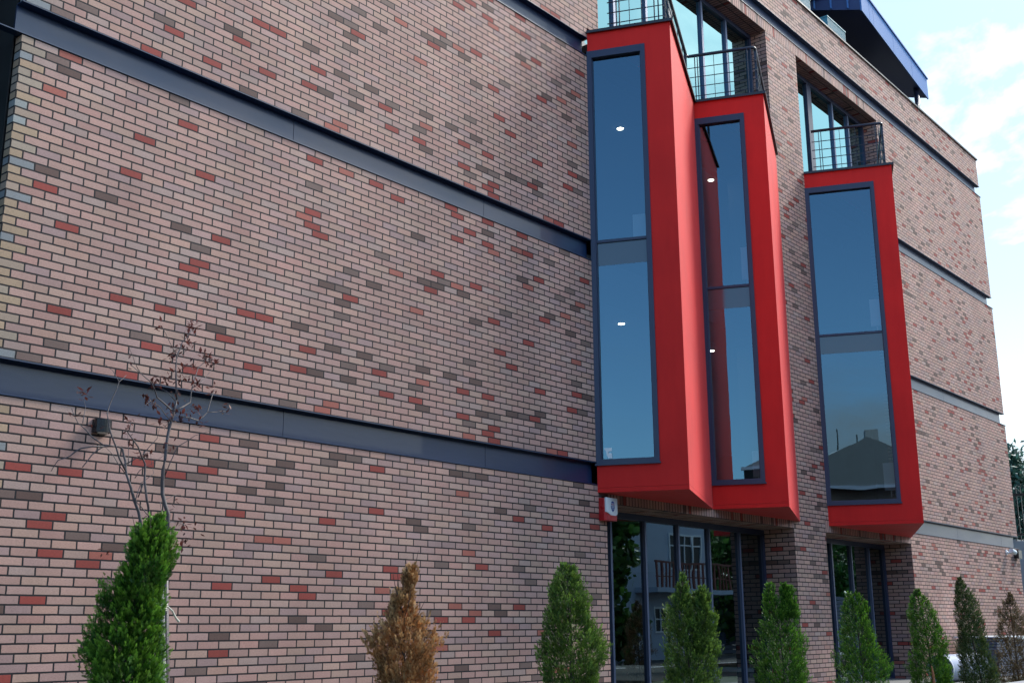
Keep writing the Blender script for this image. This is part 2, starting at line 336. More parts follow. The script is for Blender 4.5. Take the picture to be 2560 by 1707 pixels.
# core walls behind the bands, floors, roof: hollow inside
mb=MB()
mb.box(T-.0,8.40,T+.005,.30,-3,Z_T+.25); 
mb.box(.0,.30,.32,12,-3,Z_T+.25); mb.box(26.35,26.68,.32,12,-3,Z_T+.25); mb.box(.31,26.34,11.7,12,-3,Z_T+.25)
for a,b in ((14.33,15.55),(19.62,26.6)):
    mb.box(a,b,.71,1.0,-3,Z_T+.25)
mb.box(19.62,26.6,.305,.70,-.0,6.7)
mb.build('inner_wall',M['inside'],B)
mb=MB()
for z0,z1 in ((-.222,.02),(3.10,3.40),(6.42,6.70)):
    mb.box(.35,26.3,1.05,11.65,z0,z1)
mb.box(8.75,19.5,.43,1.04,6.50,6.70); mb.box(8.62,14.1,.70,1.04,-.222,.02); mb.box(15.5,19.4,.70,1.04,-.222,.02)
mb.box(8.45,14.28,.305,1.04,3.10,3.40); mb.box(15.62,19.35,.305,1.04,3.10,3.40)
mb.build('floor_slab',M['ceil'],B)
MB().box(.35,26.3,.45,11.65,9.48,9.75).build('roof_slab',M['dark'],B)
# recess at the far left of the building
mb=MB(); mb.box(-6,-.01,1.3,1.5,-3,10); mb.box(-6,-.25,.35,1.3,3.30,3.52); mb.box(-6,-.30,.1,1.3,6.4,6.7); mb.box(-.01,-.001,T+.03,1.5,-3,10); mb.box(-3.1,-3,.2,1.3,-3,10)  # beam, plus a side screen added to block light; near-black colour deepens shade
mb.build('recess_shade_cladding',M['dark'],B)
M['tealg']=plain('teal_glass',(.012,.075,.075),.12,0,.1,1.)
wf=MB().box(-2.9,-.05,1.22,1.26,.4,3.25).build('recess_window',M['tealg'],B)
MB().box(-2.9,-.05,1.20,1.29,1.9,1.96).build('window_frame',M['frame'],wf)
# ------------------------------------------------------------------ red bays
ZB,ZC=-.1,6.72
bays=[((8.403,0),(8.887,-1.135),(11.45,0),.85),((11.45,0),(11.90,-1.057),(14.42,0),.81),((15.58,0),(16.22,-1.494),(19.5,0),1.27)]
bay_names=['red rendered bay beside the big plain brick wall, nearest the camera']
def bay(A,Bp,Cp,ww,wz0=.285,wz1=6.40):
    A3,B3,C3=Vector((*A,0)),Vector((*Bp,0)),Vector((*Cp,0)); t=.13
    ex=(B3-A3).normalized(); nin=Vector((-ex.y,ex.x,0)); lab=(B3-A3).length; Zv=Vector((0,0,1))
    ex2=(C3-B3).normalized(); nin2=Vector((-ex2.y,ex2.x,0)); lbc=(C3-B3).length
    r=MB()
    # front wall with a tall hole (local x along AB, y inwards)
    r.obox(A3,ex,nin,Zv,0,lab,0,t,ZB+.063,wz0); r.obox(A3,ex,nin,Zv,0,lab,0,t,wz1,ZC); r.obox(A3,ex,nin,Zv,ww,lab,0,t,wz0,wz1)
    # side wall, soffit, top
    r.obox(B3,ex2,nin2,Zv,0.0,lbc-.02,0.0,t,ZB+.063,ZC-.022)
    k=.004; poly=[(A[0]+.02,A[1]),(Bp[0]+.01,Bp[1]+.02),(Cp[0]-.03,Cp[1])]
    r.face([(p[0],p[1],ZC-.02) for p in poly])
    r.prism([(A[0],A[1]),(Bp[0],Bp[1]),(Cp[0],Cp[1]),(Cp[0],.30),(A[0]+.05,.30)],ZB+.001,ZB+.06)
    o=r.build('red_bay',M['red'],B)
    # window frame: outer cover strip proud of the render, inner profile deeper
    f=MB(); a=.06; pr=-.022
    f.obox(A3,ex,nin,Zv,-.01,a,pr,.10,wz0,wz1); f.obox(A3,ex,nin,Zv,ww-a,ww+.006,pr,.10,wz0,wz1)
    f.obox(A3,ex,nin,Zv,a,ww-a,pr+.002,.10,wz0,wz0+a); f.obox(A3,ex,nin,Zv,a,ww-a,pr+.002,.10,wz1-.11,wz1)
    f.obox(A3,ex,nin,Zv,a,ww-a,.02,.09,3.425,3.465)
    f.obox(A3,ex,nin,Zv,a,a+.012,.006,.05,wz0+a,wz1-.11); f.obox(A3,ex,nin,Zv,ww-a-.012,ww-a,.006,.05,wz0+a,wz1-.11)
    f.obox(A3,ex,nin,Zv,-.02,ww+.02,-.04,.03,wz0-.025,wz0)
    f.build('window_frame',M['frame'],o)
    g=MB(); P=lambda x,z:tuple(A3+ex*x+nin*.045+Zv*z)
    g.face([P(a,wz0+a),P(ww-a,wz0+a),P(ww-a,3.09),P(a,3.09)]); g.face([P(a,3.465),P(ww-a,3.465),P(ww-a,wz1-.11),P(a,wz1-.11)])
    g.build('glass_pane',M['glass'],o)
    MB().obox(A3,ex,nin,Zv,a,ww-a,.044,.08,3.09,3.425).build('spandrel_panel',M['spandrel'],o)
    # coping sheet with a small overhang and drip edge
    n1=-nin; n2=-nin2; ov=.045
    def cornerpt(d): # offset corner
        # intersect offset lines
        p=A3+n1*d; q=B3+n2*d; den=ex.x*ex2.y-ex.y*ex2.x; w_=q-p; s_=(w_.x*ex2.y-w_.y*ex2.x)/den; return p+ex*s_
    Ao=A3+n1*ov; Bo=cornerpt(ov); Co=C3+n2*ov
    c=MB().prism([(Ao.x,Ao.y),(Bo.x,Bo.y),(Co.x,min(Co.y,-.002)),(Cp[0],-.002),(A[0],-.002)],ZC,ZC+.012)
    for p,q,ee,nn in ((Ao,Bo,ex,nin),(Bo,Co,ex2,nin2)):
        c.obox(p,ee,nn,Zv,0,(q-p).length,0,.004,ZC-.032,ZC+.0)
    c.build('coping',M['coping'],o)
    return o,A3,ex,nin
bay_objs=[bay(*b) for b in bays]
# white torn sticker in the lower corner of the first bay window
o,A3,ex,nin=bay_objs[0]; P=lambda x,z:tuple(A3+ex*x+nin*.040+Vector((0,0,z)))
MB().face([P(.09,.50),P(.20,.505),P(.20,.46),P(.155,.455),P(.15,.435),P(.20,.43),P(.205,.36),P(.15,.365),P(.13,.40),P(.12,.46)]).build('torn_sticker',M['wplas'],o)
# balcony floors between the bays and the set-back glazing
mb=MB()
mb.prism([(8.70,0),(14.30,0),(14.30,.33),(8.70,.33)],6.60,6.725); mb.prism([(15.58,0),(19.6,0),(19.6,.33),(15.58,.33)],6.60,6.725)
mb.build('balcony_floor',M['paving'],B)
# soffits of the upper recesses
mb=MB(); mb.box(8.72,14.29,.425,.45,9.0,9.47)
# ------------------------------------------------------------------ big glazed openings
def glazing(x0,x1,y,z0,z1,mull,wide,mframe,mglass,name='glazed_opening'):
    root=MB(); e=.07
    root.box(x0,x1,y-.05,y+.05,z1-.09,z1); root.box(x0,x1,y-.05,y+.05,z0,z0+.08)
    root.box(x0,x0+e,y-.05,y+.05,z0+.08,z1-.09); root.box(x1-e,x1,y-.05,y+.05,z0+.08,z1-.09)
    o=root.build(name,M[mframe],B)
    xs=[x0+e]
    for mx,wd in mull:
        MB().box(mx-wd/2,mx+wd/2,y-.045,y+.045,z0+.08,z1-.09).build('mullion',M['frame_l'] if wd<.09 else M['frame'],o)
        xs+=[mx-wd/2,mx+wd/2]
    xs.append(x1-e)
    for i in range(0,len(xs),2):
        a,b=xs[i],xs[i+1]
        MB().face([(a,y,z0+.08),(b,y,z0+.08),(b,y,z1-.09),(a,y,z1-.09)]).build('glass_pane',M[mglass],o)
    return o
glazing(8.60,14.17,.62,Z_GR,-.228,[(9.52,.045),(10.42,.045),(11.36,.045),(12.30,.045),(13.30,.045)],0,'frame','glass_lo')
glazing(15.42,19.46,.62,Z_GR,-.228,[(16.90,.045),(17.80,.045),(18.66,.045)],0,'frame','glass_lo')
glazing(8.70,14.30,.36,6.73,9.252,[(9.62,.06),(10.58,.06),(11.35,.14),(12.44,.06),(13.33,.06)],0,'frame','glass_up')
glazing(15.60,19.60,.36,6.73,9.252,[(16.80,.20),(17.95,.06),(18.76,.06)],0,'frame','glass_up')
# curtains behind the upper glass
def curtain(x0,x1,z0,z1,y=.75):
    mb=MB(); n=int((x1-x0)/.03)
    pts=[(x0+(x1-x0)*i/n,y+.025*math.sin(i*1.3)+.012*math.sin(i*.5)) for i in range(n+1)]
    for a,b in zip(pts,pts[1:]): mb.face([(a[0],a[1],z0),(b[0],b[1],z0),(b[0],b[1],z1),(a[0],a[1],z1)])
    return mb
M['curtain']=plain('curtain',(.45,.52,.52),.9,0,.1,3.)
curtain(8.8,9.5,6.75,9.2).build('curtain',M['curtain'],B); curtain(11.5,12.3,6.75,9.2).build('curtain',M['curtain'],B); curtain(17.1,17.8,6.75,9.2).build('curtain',M['curtain'],B)
# ------------------------------------------------------------------ balcony railings
def offs(path,d):
    P=[Vector((*p,0)) for p in path]; out_=[]
    for i,p in enumerate(P):
        ds=[]
        if i>0: ds.append((P[i]-P[i-1]).normalized())
        if i<len(P)-1: ds.append((P[i+1]-P[i]).normalized())
        if len(ds)==1: n=Vector((-ds[0].y,ds[0].x,0)); out_.append(p+n*d)
        else:
            n1=Vector((-ds[0].y,ds[0].x,0)); n2=Vector((-ds[1].y,ds[1].x,0)); b=(n1+n2).normalized(); out_.append(p+b*(d/max(.3,b.dot(n1))))
    return out_
def rounded(P,r=.07,n=5):
    R=[P[0]]
    for i in range(1,len(P)-1):
        a,b,c=P[i-1],P[i],P[i+1]; d1=(a-b).normalized(); d2=(c-b).normalized(); s=b+d1*r; e=b+d2*r
        for k in range(n+1):
            t=k/n; R.append(s*(1-t)**2+b*2*t*(1-t)+e*t*t)
    R.append(P[-1]); return R
def railing(path,z0=6.735,h=.88):
    P=offs(path,.10)
    ro=MB().tube([p+Vector((0,0,z0+h)) for p in rounded(P)],.028,10).build('balcony_railing',M['rail'],B,smooth=True)
    for k in range(4):
        z=z0+.13+.175*k
        MB().tube([p+Vector((0,0,z)) for p in P],.0085,6).build('rail_bar',M['rail'],ro)
    for i in range(len(P)-1):
        a,b=P[i],P[i+1]; d=b-a; l=d.length; d.normalize(); nn=Vector((-d.y,d.x,0))
        if l<1.8: pos=[.14,.185,l*.40,l*.62,l-.13,l-.07]
        else: pos=[.07,.13,.60,l*.4,l*.6,l*.8,l-.2,l-.12]
        for q in pos:
            w_=.009 if q<l-.25 and q>.2 else .014
            MB().obox(a,d,nn,Vector((0,0,1)),q-w_/2,q+w_/2,-.02 if w_>.01 else -.006,.02 if w_>.01 else .006,z0-.005,z0+h-.01).build('rail_post',M['rail'],ro)
    return ro
railing([(8.52,-.27),(8.887,-1.135),(11.45,0),(11.90,-1.057),(14.22,-.09)])
railing([(15.66,-.17),(16.22,-1.494),(19.3,-.10)])
# ------------------------------------------------------------------ roof canopy over the terrace
ca=empty('canopy'); ca.parent=B
def zs(X,Y,top=0.): return 12.37-.19*(X-20.1)+.36*(Y-.3)+top
def slab(x0,x1,y0,y1,t0,t1):
    mb=MB(); a=[(x0,y0),(x1,y0),(x1,y1),(x0,y1)]
    lo=[(x,y,zs(x,y,t0)) for x,y in a]; hi=[(x,y,zs(x,y,t1)) for x,y in a]
    mb.face(hi); mb.face(lo[::-1])
    for i in range(4): j=(i+1)%4; mb.face([lo[i],lo[j],hi[j],hi[i]])
    return mb
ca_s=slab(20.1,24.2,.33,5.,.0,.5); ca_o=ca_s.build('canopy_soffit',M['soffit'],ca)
for a,b in ((20.1,20.55),(20.56,20.78),(20.79,21.98),(21.99,23.15),(23.16,24.22)):
    slab(a,b,.29,.328,-.02,.56).build('fascia_panel',M['canopy'],ca)
slab(20.08,24.25,.26,.36,.562,.60).build('fascia_trim',M['canopy'],ca)
for k in range(9):
    y=.6+.42*k; slab(20.05,20.095,y,y+.03,.02,.48).build('seam_rib',M['canopy'],ca)
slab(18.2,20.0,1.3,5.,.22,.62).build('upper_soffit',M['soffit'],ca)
MB().tube([(23.75,.45,11.75),(23.72,.42,11.45),(23.55,.36,11.22),(23.35,.34,11.0),(23.25,.34,10.62)],.07,12).build('downpipe',M['rail'],ca,smooth=True)
mb=MB(); mb.box(11,22.9,3.4,3.6,9.76,13.6); mb.box(22.7,22.9,1.6,3.4,9.76,12.2); mb.box(21.2,21.35,1.5,1.65,9.76,12.4)
mb.build('penthouse_wall',M['dark'],ca)
for k in range(4): MB().box(12+2.3*k,13.9+2.3*k,3.36,3.395,10.2,12.2).build('penthouse_window',M['glass_lo'],ca)
# ------------------------------------------------------------------ planters on the parapet
def leafcluster(mb,c,r,n,size,rnd):
    for _ in range(n):
        p=Vector(c)+Vector((rnd.gauss(0,1),rnd.gauss(0,1),rnd.gauss(0,1)))*r*.5
        d=Vector((rnd.gauss(0,1),rnd.gauss(0,1),rnd.gauss(.3,1))).normalized(); s_=d.cross(Vector((rnd.random()-.5,rnd.random()-.5,1))).normalized()
        l=size*rnd.uniform(.6,1.2); wd=l*.42; q=rnd.random()
        a=p; b=p+d*l*.5+s_*wd*.5; c_=p+d*l; e=p+d*l*.5-s_*wd*.5
        mb.face([a,b,c_,e],[(q,0),(q,.5),(q,1),(q,.5)])
    return mb
rp=random.Random(4)
for i,(x0,lab) in enumerate(((15.55,'teal ribbed planter box on the parapet, cut by the top of the photo'),(17.3,'teal ribbed planter box on the parapet under the dark canopy'))):
    pl=empty('planter_box',lab,'planter','planter boxes on the roof parapet'); pl.location=(x0,0,10.6)
    mb=MB(); L_=.92; d=.2; h=.28
    mb.prism([(0,0),(L_,0),(L_,d),(0,d)],0,h-.02)
    for k in range(22): mb.box(.01+k*.042,.027+k*.042,-.008,0.0,.01,h-.03)
    mb.build('box',M['teal'],pl); MB().box(-.012,L_+.012,-.016,d+.01,h-.02,h+.006).build('rim',M['teal'],pl)
    for k in range(3): leafcluster(MB(),(.25+.25*k,.1,h+.05),.035,34,.06,rp).build('flower',M['flower'],pl)
# ------------------------------------------------------------------ fittings on the wall
al=empty('alarm_siren','red and white alarm siren box with blue shield emblem beside the big ground floor window','alarm box'); al.location=(8.42,-.0,-.47)
rb=MB().prism([(.0,0),(.0,-.08),(.03,-.10),(.25,-.10),(.28,-.08),(.28,0)],.0,.30).build('housing',M['redp'],al)
MB().prism([(.02,-.075),(.05,-.125),(.24,-.125),(.27,-.075)],-.0,.07).build('strobe_lens',M['redp'],al)
mb=MB(); X0,X1=.012,.276; pts=[(X0,.305),(X0,.115),(X0+.05,.10),(X0+.11,.075),(X0+.18,.065),(X1-.03,.075),(X1,.10),(X1,.305)]
fr=[(x,-.112,z) for x,z in pts]; bk=[(x,-.09,z) for x,z in pts]
mb.face(fr); mb.face(bk[::-1])
for i in range(len(pts)): j=(i+1)%len(pts); mb.face([fr[j],fr[i],bk[i],bk[j]])
cov=mb.build('cover',M['wplas'],al)
def poly(mb,pts,y): return mb.face([(x,y,z) for x,z in pts])
cx,cz=.165,.2
poly(MB(),[(cx-.042,cz+.035),(cx-.044,cz-.02),(cx-.03,cz-.055),(cx,cz-.085),(cx+.03,cz-.055),(cx+.044,cz-.02),(cx+.042,cz+.035),(cx+.025,cz+.055),(cx,cz+.062),(cx-.025,cz+.055)],-.1135).build('shield_emblem',M['blueprint'],cov)
mb=MB(); poly(mb,[(cx-.046,cz+.026),(cx+.046,cz+.026),(cx+.046,cz+.034),(cx-.046,cz+.034)],-.115); poly(mb,[(cx-.046,cz+.0),(cx+.046,cz+.0),(cx+.046,cz+.008),(cx-.046,cz+.008)],-.115)
for k in range(4): poly(mb,[(cx-.03+.016*k,cz-.02),(cx-.019+.016*k,cz-.02),(cx-.019+.016*k,cz-.008),(cx-.03+.016*k,cz-.008)],-.115)
for k in range(3): poly(mb,[(cx-.022+.016*k,cz-.045),(cx-.014+.016*k,cz-.045),(cx-.014+.016*k,cz-.03),(cx-.022+.016*k,cz-.03)],-.115)
mb.build('emblem_lettering',M['wplas'],cov)
poly(MB(),[(cx-.036,cz+.012),(cx+.036,cz+.012),(cx+.036,cz+.022),(cx-.036,cz+.022)],-.115).build('emblem_stripe',M['pinkprint'],cov)
wl=empty('wall_lamp','small black up and down wall lamp on the brick below the lowest steel band','wall lamp'); wl.location=(1.03,0,-.205)
pts=[(-.07+0,.0),(-.07,-.05)]+[(.0+.07*math.cos(t),-.05-.07*math.sin(t)) for t in [PI-PI*k/10 for k in range(11)]]+[(.07,-.05),(.07,0)]
MB().prism([(p[0],p[1]) for p in dict.fromkeys((round(a,5),round(b,5)) for a,b in pts)],0,.115).build('lamp_body',M['blackp'],wl)
MB().prism([(.045*math.cos(2*PI*k/12),-.06+.045*math.sin(2*PI*k/12)) for k in range(12)],-.004,0.0).build('lens',M['white'],wl)
wl2=empty('wall_lamp','small black box lamp on the brick at the far right corner under the steel band','wall lamp'); wl2.location=(26.35,0,-.25)
MB().box(-.10,.16,-.12,0,0,.20).build('lamp_body',M['blackp'],wl2); MB().box(-.07,.13,-.10,-.02,-.005,0).build('lens',M['white'],wl2)
cc_=empty('security_camera','white bullet security camera on the brick near the far right corner','camera'); cc_.location=(25.75,0,-.13); cc_.scale=(.72,.72,.72)
def ball(mb,c,r,nu=14,nv=8,ax=(1,1,1)):
    for i in range(nv):
        for j in range(nu):
            q=[]
            for a,b in ((i,j),(i,j+1),(i+1,j+1),(i+1,j)):
                th=PI*a/nv; ph=2*PI*b/nu; q.append((c[0]+r*ax[0]*math.sin(th)*math.cos(ph),c[1]+r*ax[1]*math.sin(th)*math.sin(ph),c[2]+r*ax[2]*math.cos(th)))
            mb.face(q)
    return mb
MB().tube([(-.12,0,0),(-.12,-.03,0)],.09,14).tube([(-.12,-.03,0),(.0,-.14,-.02)],.04,10).build('bracket',M['wplas'],cc_)
MB().tube([(-.10,-.16,.06),(.16,-.20,.0)],.085,14).build('body',M['wplas'],cc_); ball(MB(),(.17,-.2,-.01),.08).build('lens',M['blackp'],cc_,smooth=True)
# ------------------------------------------------------------------ inside: ceiling lights and radiators
for (x,y,z),lab in (((10.96,1.17,6.419),'lit round ceiling light in the upper floor of the nearest bay window'),((11.31,1.50,3.099),'lit round ceiling light in the lower floor of the nearest bay window'),
                    ((14.02,1.18,6.419),'lit round ceiling light in the upper floor of the middle bay window'),((14.02,1.35,3.099),'lit round ceiling light in the lower floor of the middle bay window')):
    ce=empty('ceiling_light',lab,'ceiling light','round ceiling lights inside the bays'); ce.location=(x,y,z)
    MB().prism([(.062*math.cos(2*PI*k/24),.062*math.sin(2*PI*k/24)) for k in range(24)],-.012,0).build('rim',M['white'],ce)
    MB().prism([(.054*math.cos(2*PI*k/24),.054*math.sin(2*PI*k/24)) for k in range(24)],-.018,-.0125).build('diffuser',M['lit'],ce)
def radiator(k,u0,wd,z0,z1,lab):
    _,A3,ex,nin=bay_objs[k]; ra=empty('radiator',lab,'radiator','white panel radiators inside the bays')
    ra.location=A3+ex*u0+nin*.2+Vector((0,0,z0)); ra.rotation_euler=(0,0,math.atan2(ex.y,ex.x)); h=z1-z0
    mb=MB().box(0,wd,0,.06,0,h)
    for j in range(int(wd/.035)): mb.box(.008+.035*j,.026+.035*j,-.006,0,.02,h-.02)
    mb.build('panel',M['white'],ra); MB().tube([(wd*.5,.03,-.12),(wd*.5,.03,0)],.012,8).build('valve',M['white'],ra)
radiator(2,1.02,.22,.52,1.02,'white radiator low in the far bay window'); radiator(2,1.02,.22,3.60,4.12,'white radiator in the upper pane of the far bay window')
radiator(0,.56,.20,3.50,3.86,'white radiator in the upper pane of the nearest bay window'); radiator(1,.62,.16,3.60,4.14,'white radiator in the upper pane of the middle bay window')
radiator(1,.62,.16,.40,.80,'white radiator low in the middle bay window')
# ------------------------------------------------------------------ ground
MB().face([(-200,-200,-3.45),(300,-200,-3.45),(300,300,-3.45),(-200,300,-3.45)]).build('ground',M['asphalt'],kind='structure')
MB().prism([(-30,-3.45),(60,-3.45),(60,.0),(-30,.0)],-3.44,-2.955).build('lawn',M['grass'],kind='structure')
MB().prism([(-30,-1.3),(60,-1.3),(60,.60),(-30,.60)],-2.954,-2.90).build('pavement',M['paving'],kind='structure')
mb=MB(); mb.box(-30,60,-3.62,-3.46,-3.44,-2.72); mb.box(-30,60,-3.66,-3.42,-2.72,-2.665)
tag(mb.build('low_wall',M['concrete']),'low pale concrete wall with a flat top along the foot of the planted row','wall')
# ------------------------------------------------------------------ thujas
def spray_template(nb=9):
    T_=[]   # list of (4 pts, uvtip) in local (side, up) plane
    for k in range(nb):
        t=k/(nb-1); sgn=1 if k%2 else -1
        by=.12+.62*t; ln=.46*(1-.55*t); an=rad(38+8*math.sin(k*2.1))*sgn
        dx,dy=math.sin(an),math.cos(an); wx,wy=dy,-dx; w_=.052
        T_.append([(0-wx*w_*.4,by-wy*w_*.4),(dx*ln*.6-wx*w_,by+dy*ln*.6-wy*w_),(dx*ln,by+dy*ln),(dx*ln*.6+wx*w_,by+dy*ln*.6+wy*w_)])
    T_.append([(-.05,0),(-.045,.7),(0,1.05),(.045,.7)])
    return T_
TP=spray_template()
def thuja(i,name,leaders,mat,n,size0,lab,dens=1.,hole=0.,rows=None,seed=0,grp='thuja shrubs planted in a row along the facade'):
    """leaders: list of rows [(z, cx, cy, r)...] top first, world metres relative to the foot"""
    rnd=np.random.RandomState(seed+11)
    V=[];F=[];UV=[]
    for rows in leaders:
        rows=sorted(rows); zs_=np.array([q[0] for q in rows]); xs=np.array([q[1] for q in rows]); ys=np.array([q[2] for q in rows]); rs=np.array([q[3] for q in rows])
        h0,h1=zs_[0],zs_[-1]
        # bumps
        nb=70; bz=rnd.uniform(h0,h1,nb); ba=rnd.uniform(0,2*PI,nb); bh=rnd.uniform(-.36,.40,nb)
        K=int(n*9.5*(h1-h0)/1.7); size=size0*.80
        zz=[]; 
        wts=np.interp(np.linspace(h0,h1,60),zs_,rs)+.04; cdf=np.cumsum(wts); cdf/=cdf[-1]
        Z=np.interp(rnd.rand(K),cdf,np.linspace(h0,h1,60)); A=rnd.uniform(0,2*PI,K)
        R=np.interp(Z,zs_,rs)
        da=np.abs((A[:,None]-ba[None]+PI)%(2*PI)-PI); dz=(Z[:,None]-bz[None])/.11
        lob=(bh[None]*np.exp(-(da/.42)**2-dz**2)).sum(1)
        R2=R*(1+np.clip(lob,-.42,.5))
        fr=np.where(rnd.rand(K)<.72,rnd.uniform(.74,1.0,K),rnd.uniform(.3,.8,K))
        if hole>0:
            keep=(np.sin(Z*17+A*2.3+seed)+np.sin(Z*9-A*3.1+seed*2)+rnd.randn(K)*.5)>-1.6+hole*1.6
            Z,A,R2,fr,K=Z[keep],A[keep],R2[keep],fr[keep],int(keep.sum())
        cl=14                                    # sprays per branchlet
        Kc=max(1,K//cl); K=Kc*cl; Z,A,R2,fr=[np.repeat(q[:Kc],cl) for q in (Z,A,R2,fr)]
        cx=np.interp(Z,zs_,xs); cy=np.interp(Z,zs_,ys)
        out_l=.30+.55*rnd.rand(Kc); ax=np.stack([np.cos(A[::cl])*out_l,np.sin(A[::cl])*out_l,np.ones(Kc)],1)+rnd.randn(Kc,3)*.16
        ax/=np.linalg.norm(ax,axis=1)[:,None]; axr=np.repeat(ax,cl,0)
        t_=np.tile(np.linspace(-.5,1,cl),Kc)+rnd.uniform(-.1,.1,K); bl=np.repeat(rnd.uniform(.6,1.35,Kc),cl)*size*1.45*np.clip(R2/.13,.40,1)
        flat=np.cross(ax,rnd.randn(Kc,3)); flat/=np.linalg.norm(flat,axis=1)[:,None]; flr=np.repeat(flat,cl,0)
        side=rnd.uniform(-1,1,K)*(1.05-np.clip(t_,0,1))*.55*bl
        rr=np.maximum(R2*fr-.012,0)
        P=np.stack([cx+rr*np.cos(A),cy+rr*np.sin(A),Z],1)+axr*(t_*bl)[:,None]+flr*side[:,None]+rnd.randn(K,3)*size*.10
        O=axr+flr*(side/bl*.9)[:,None]+rnd.randn(K,3)*.17
        O/=np.linalg.norm(O,axis=1)[:,None]
        tw=rnd.randn(K,3)*.45+np.repeat(np.cross(ax,flat),cl,0)
        Sd=np.cross(O,tw); Sd/=np.linalg.norm(Sd,axis=1)[:,None]
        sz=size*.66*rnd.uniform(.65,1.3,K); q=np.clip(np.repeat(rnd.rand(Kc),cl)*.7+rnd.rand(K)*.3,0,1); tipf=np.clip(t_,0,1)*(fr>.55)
        P=P-O*(sz*.45)[:,None]
        nrm=np.cross(O,Sd)
        for tp in TP:
            bend=rnd.uniform(-.12,.12,K)
            quad=[]
            for (a,b) in tp:
                quad.append(P+Sd*(a*sz)[:,None]+O*(b*sz)[:,None]+nrm*((abs(a)*bend*1.5)*sz)[:,None])
            base=len(V) and sum(len(v) for v in V) or 0
            arr=np.stack(quad,1).reshape(-1,3); V.append(arr)
            F.append(np.arange(base,base+len(arr)).reshape(-1,4))
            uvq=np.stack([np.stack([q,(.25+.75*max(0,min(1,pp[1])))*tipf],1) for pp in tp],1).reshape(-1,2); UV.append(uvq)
    V=np.concatenate(V); F=np.concatenate(F); UV=np.concatenate(UV)
    ax,ay=leaders[0][-1][1],leaders[0][-1][2]
    root=empty(name,lab,'shrub',grp)
    return root,V,F,UV
def mesh_np(name,V,F,UV,mat,parent=None):
    me=bpy.data.meshes.new(name); n=len(F); k=F.shape[1]
    me.vertices.add(len(V)); me.vertices.foreach_set('co',V.astype(np.float32).ravel())
    me.loops.add(n*k); me.loops.foreach_set('vertex_index',F.astype(np.int32).ravel())
    me.polygons.add(n); me.polygons.foreach_set('loop_start',np.arange(0,n*k,k,dtype=np.int32)); me.polygons.foreach_set('loop_total',np.full(n,k,dtype=np.int32))
    me.update(calc_edges=True); ul=me.uv_layers.new(name='UVMap'); ul.data.foreach_set('uv',UV.astype(np.float32).ravel())
    me.materials.append(mat); me.validate()
    o=bpy.data.objects.new(name,me); COL.objects.link(o)
    if parent: o.parent=parent
    return o
def at(x,y,Y):                                 # point of the photo (2352 wide) on the vertical plane Y
    u=(x*2560/2352-1280)/2870.34; v=(y*2560/2352-853.5)/2870.34
    d=CF+CR*u-CU*v; t=(Y-CY)/d.y; return Vector((CX,CY,CZ))+d*t
YT=-3.0; RK=.9
rights=Vector((CR.x,CR.y,0)).normalized()
def prof(rows):
    o=[]
    for y,xl,xr in rows:
        c=at((xl+xr)/2,y,YT); D=(c-Vector((CX,CY,CZ))).dot(CF); o.append((c.z,(xl+xr)/2,y,(xr-xl)/2*D/2637))
    return o
def leader(rows,foot=Z_GR,flare=1.08):
    """rows (y,xl,xr) in the photo -> (z,cx,cy,r); lean goes sideways"""
    yb,xlb,xrb=rows[-1]; c0=at((xlb+xrb)/2,yb,YT)
    out_=[]
    for y,xl,xr in rows:
        c=at((xl+xr)/2,y,YT); D=(c-Vector((CX,CY,CZ))).dot(CF); r=(xr-xl)/2*D/2637
        # keep the same distance along the view, shift sideways only
        dx=((xl+xr)/2-(xlb+xrb)/2)*D/2637
        cc=at((xlb+xrb)/2,y,YT); p=Vector((c0.x,c0.y,0))+rights*dx
        out_.append((cc.z,p.x,p.y,r*RK))
    zb,cx,cy,r=out_[-1]
    if foot is not None: out_+= [(zb-.35,cx,cy,r*flare),(foot+.25,cx,cy,r*flare),(foot+.03,cx,cy,r*.6)]
    return out_
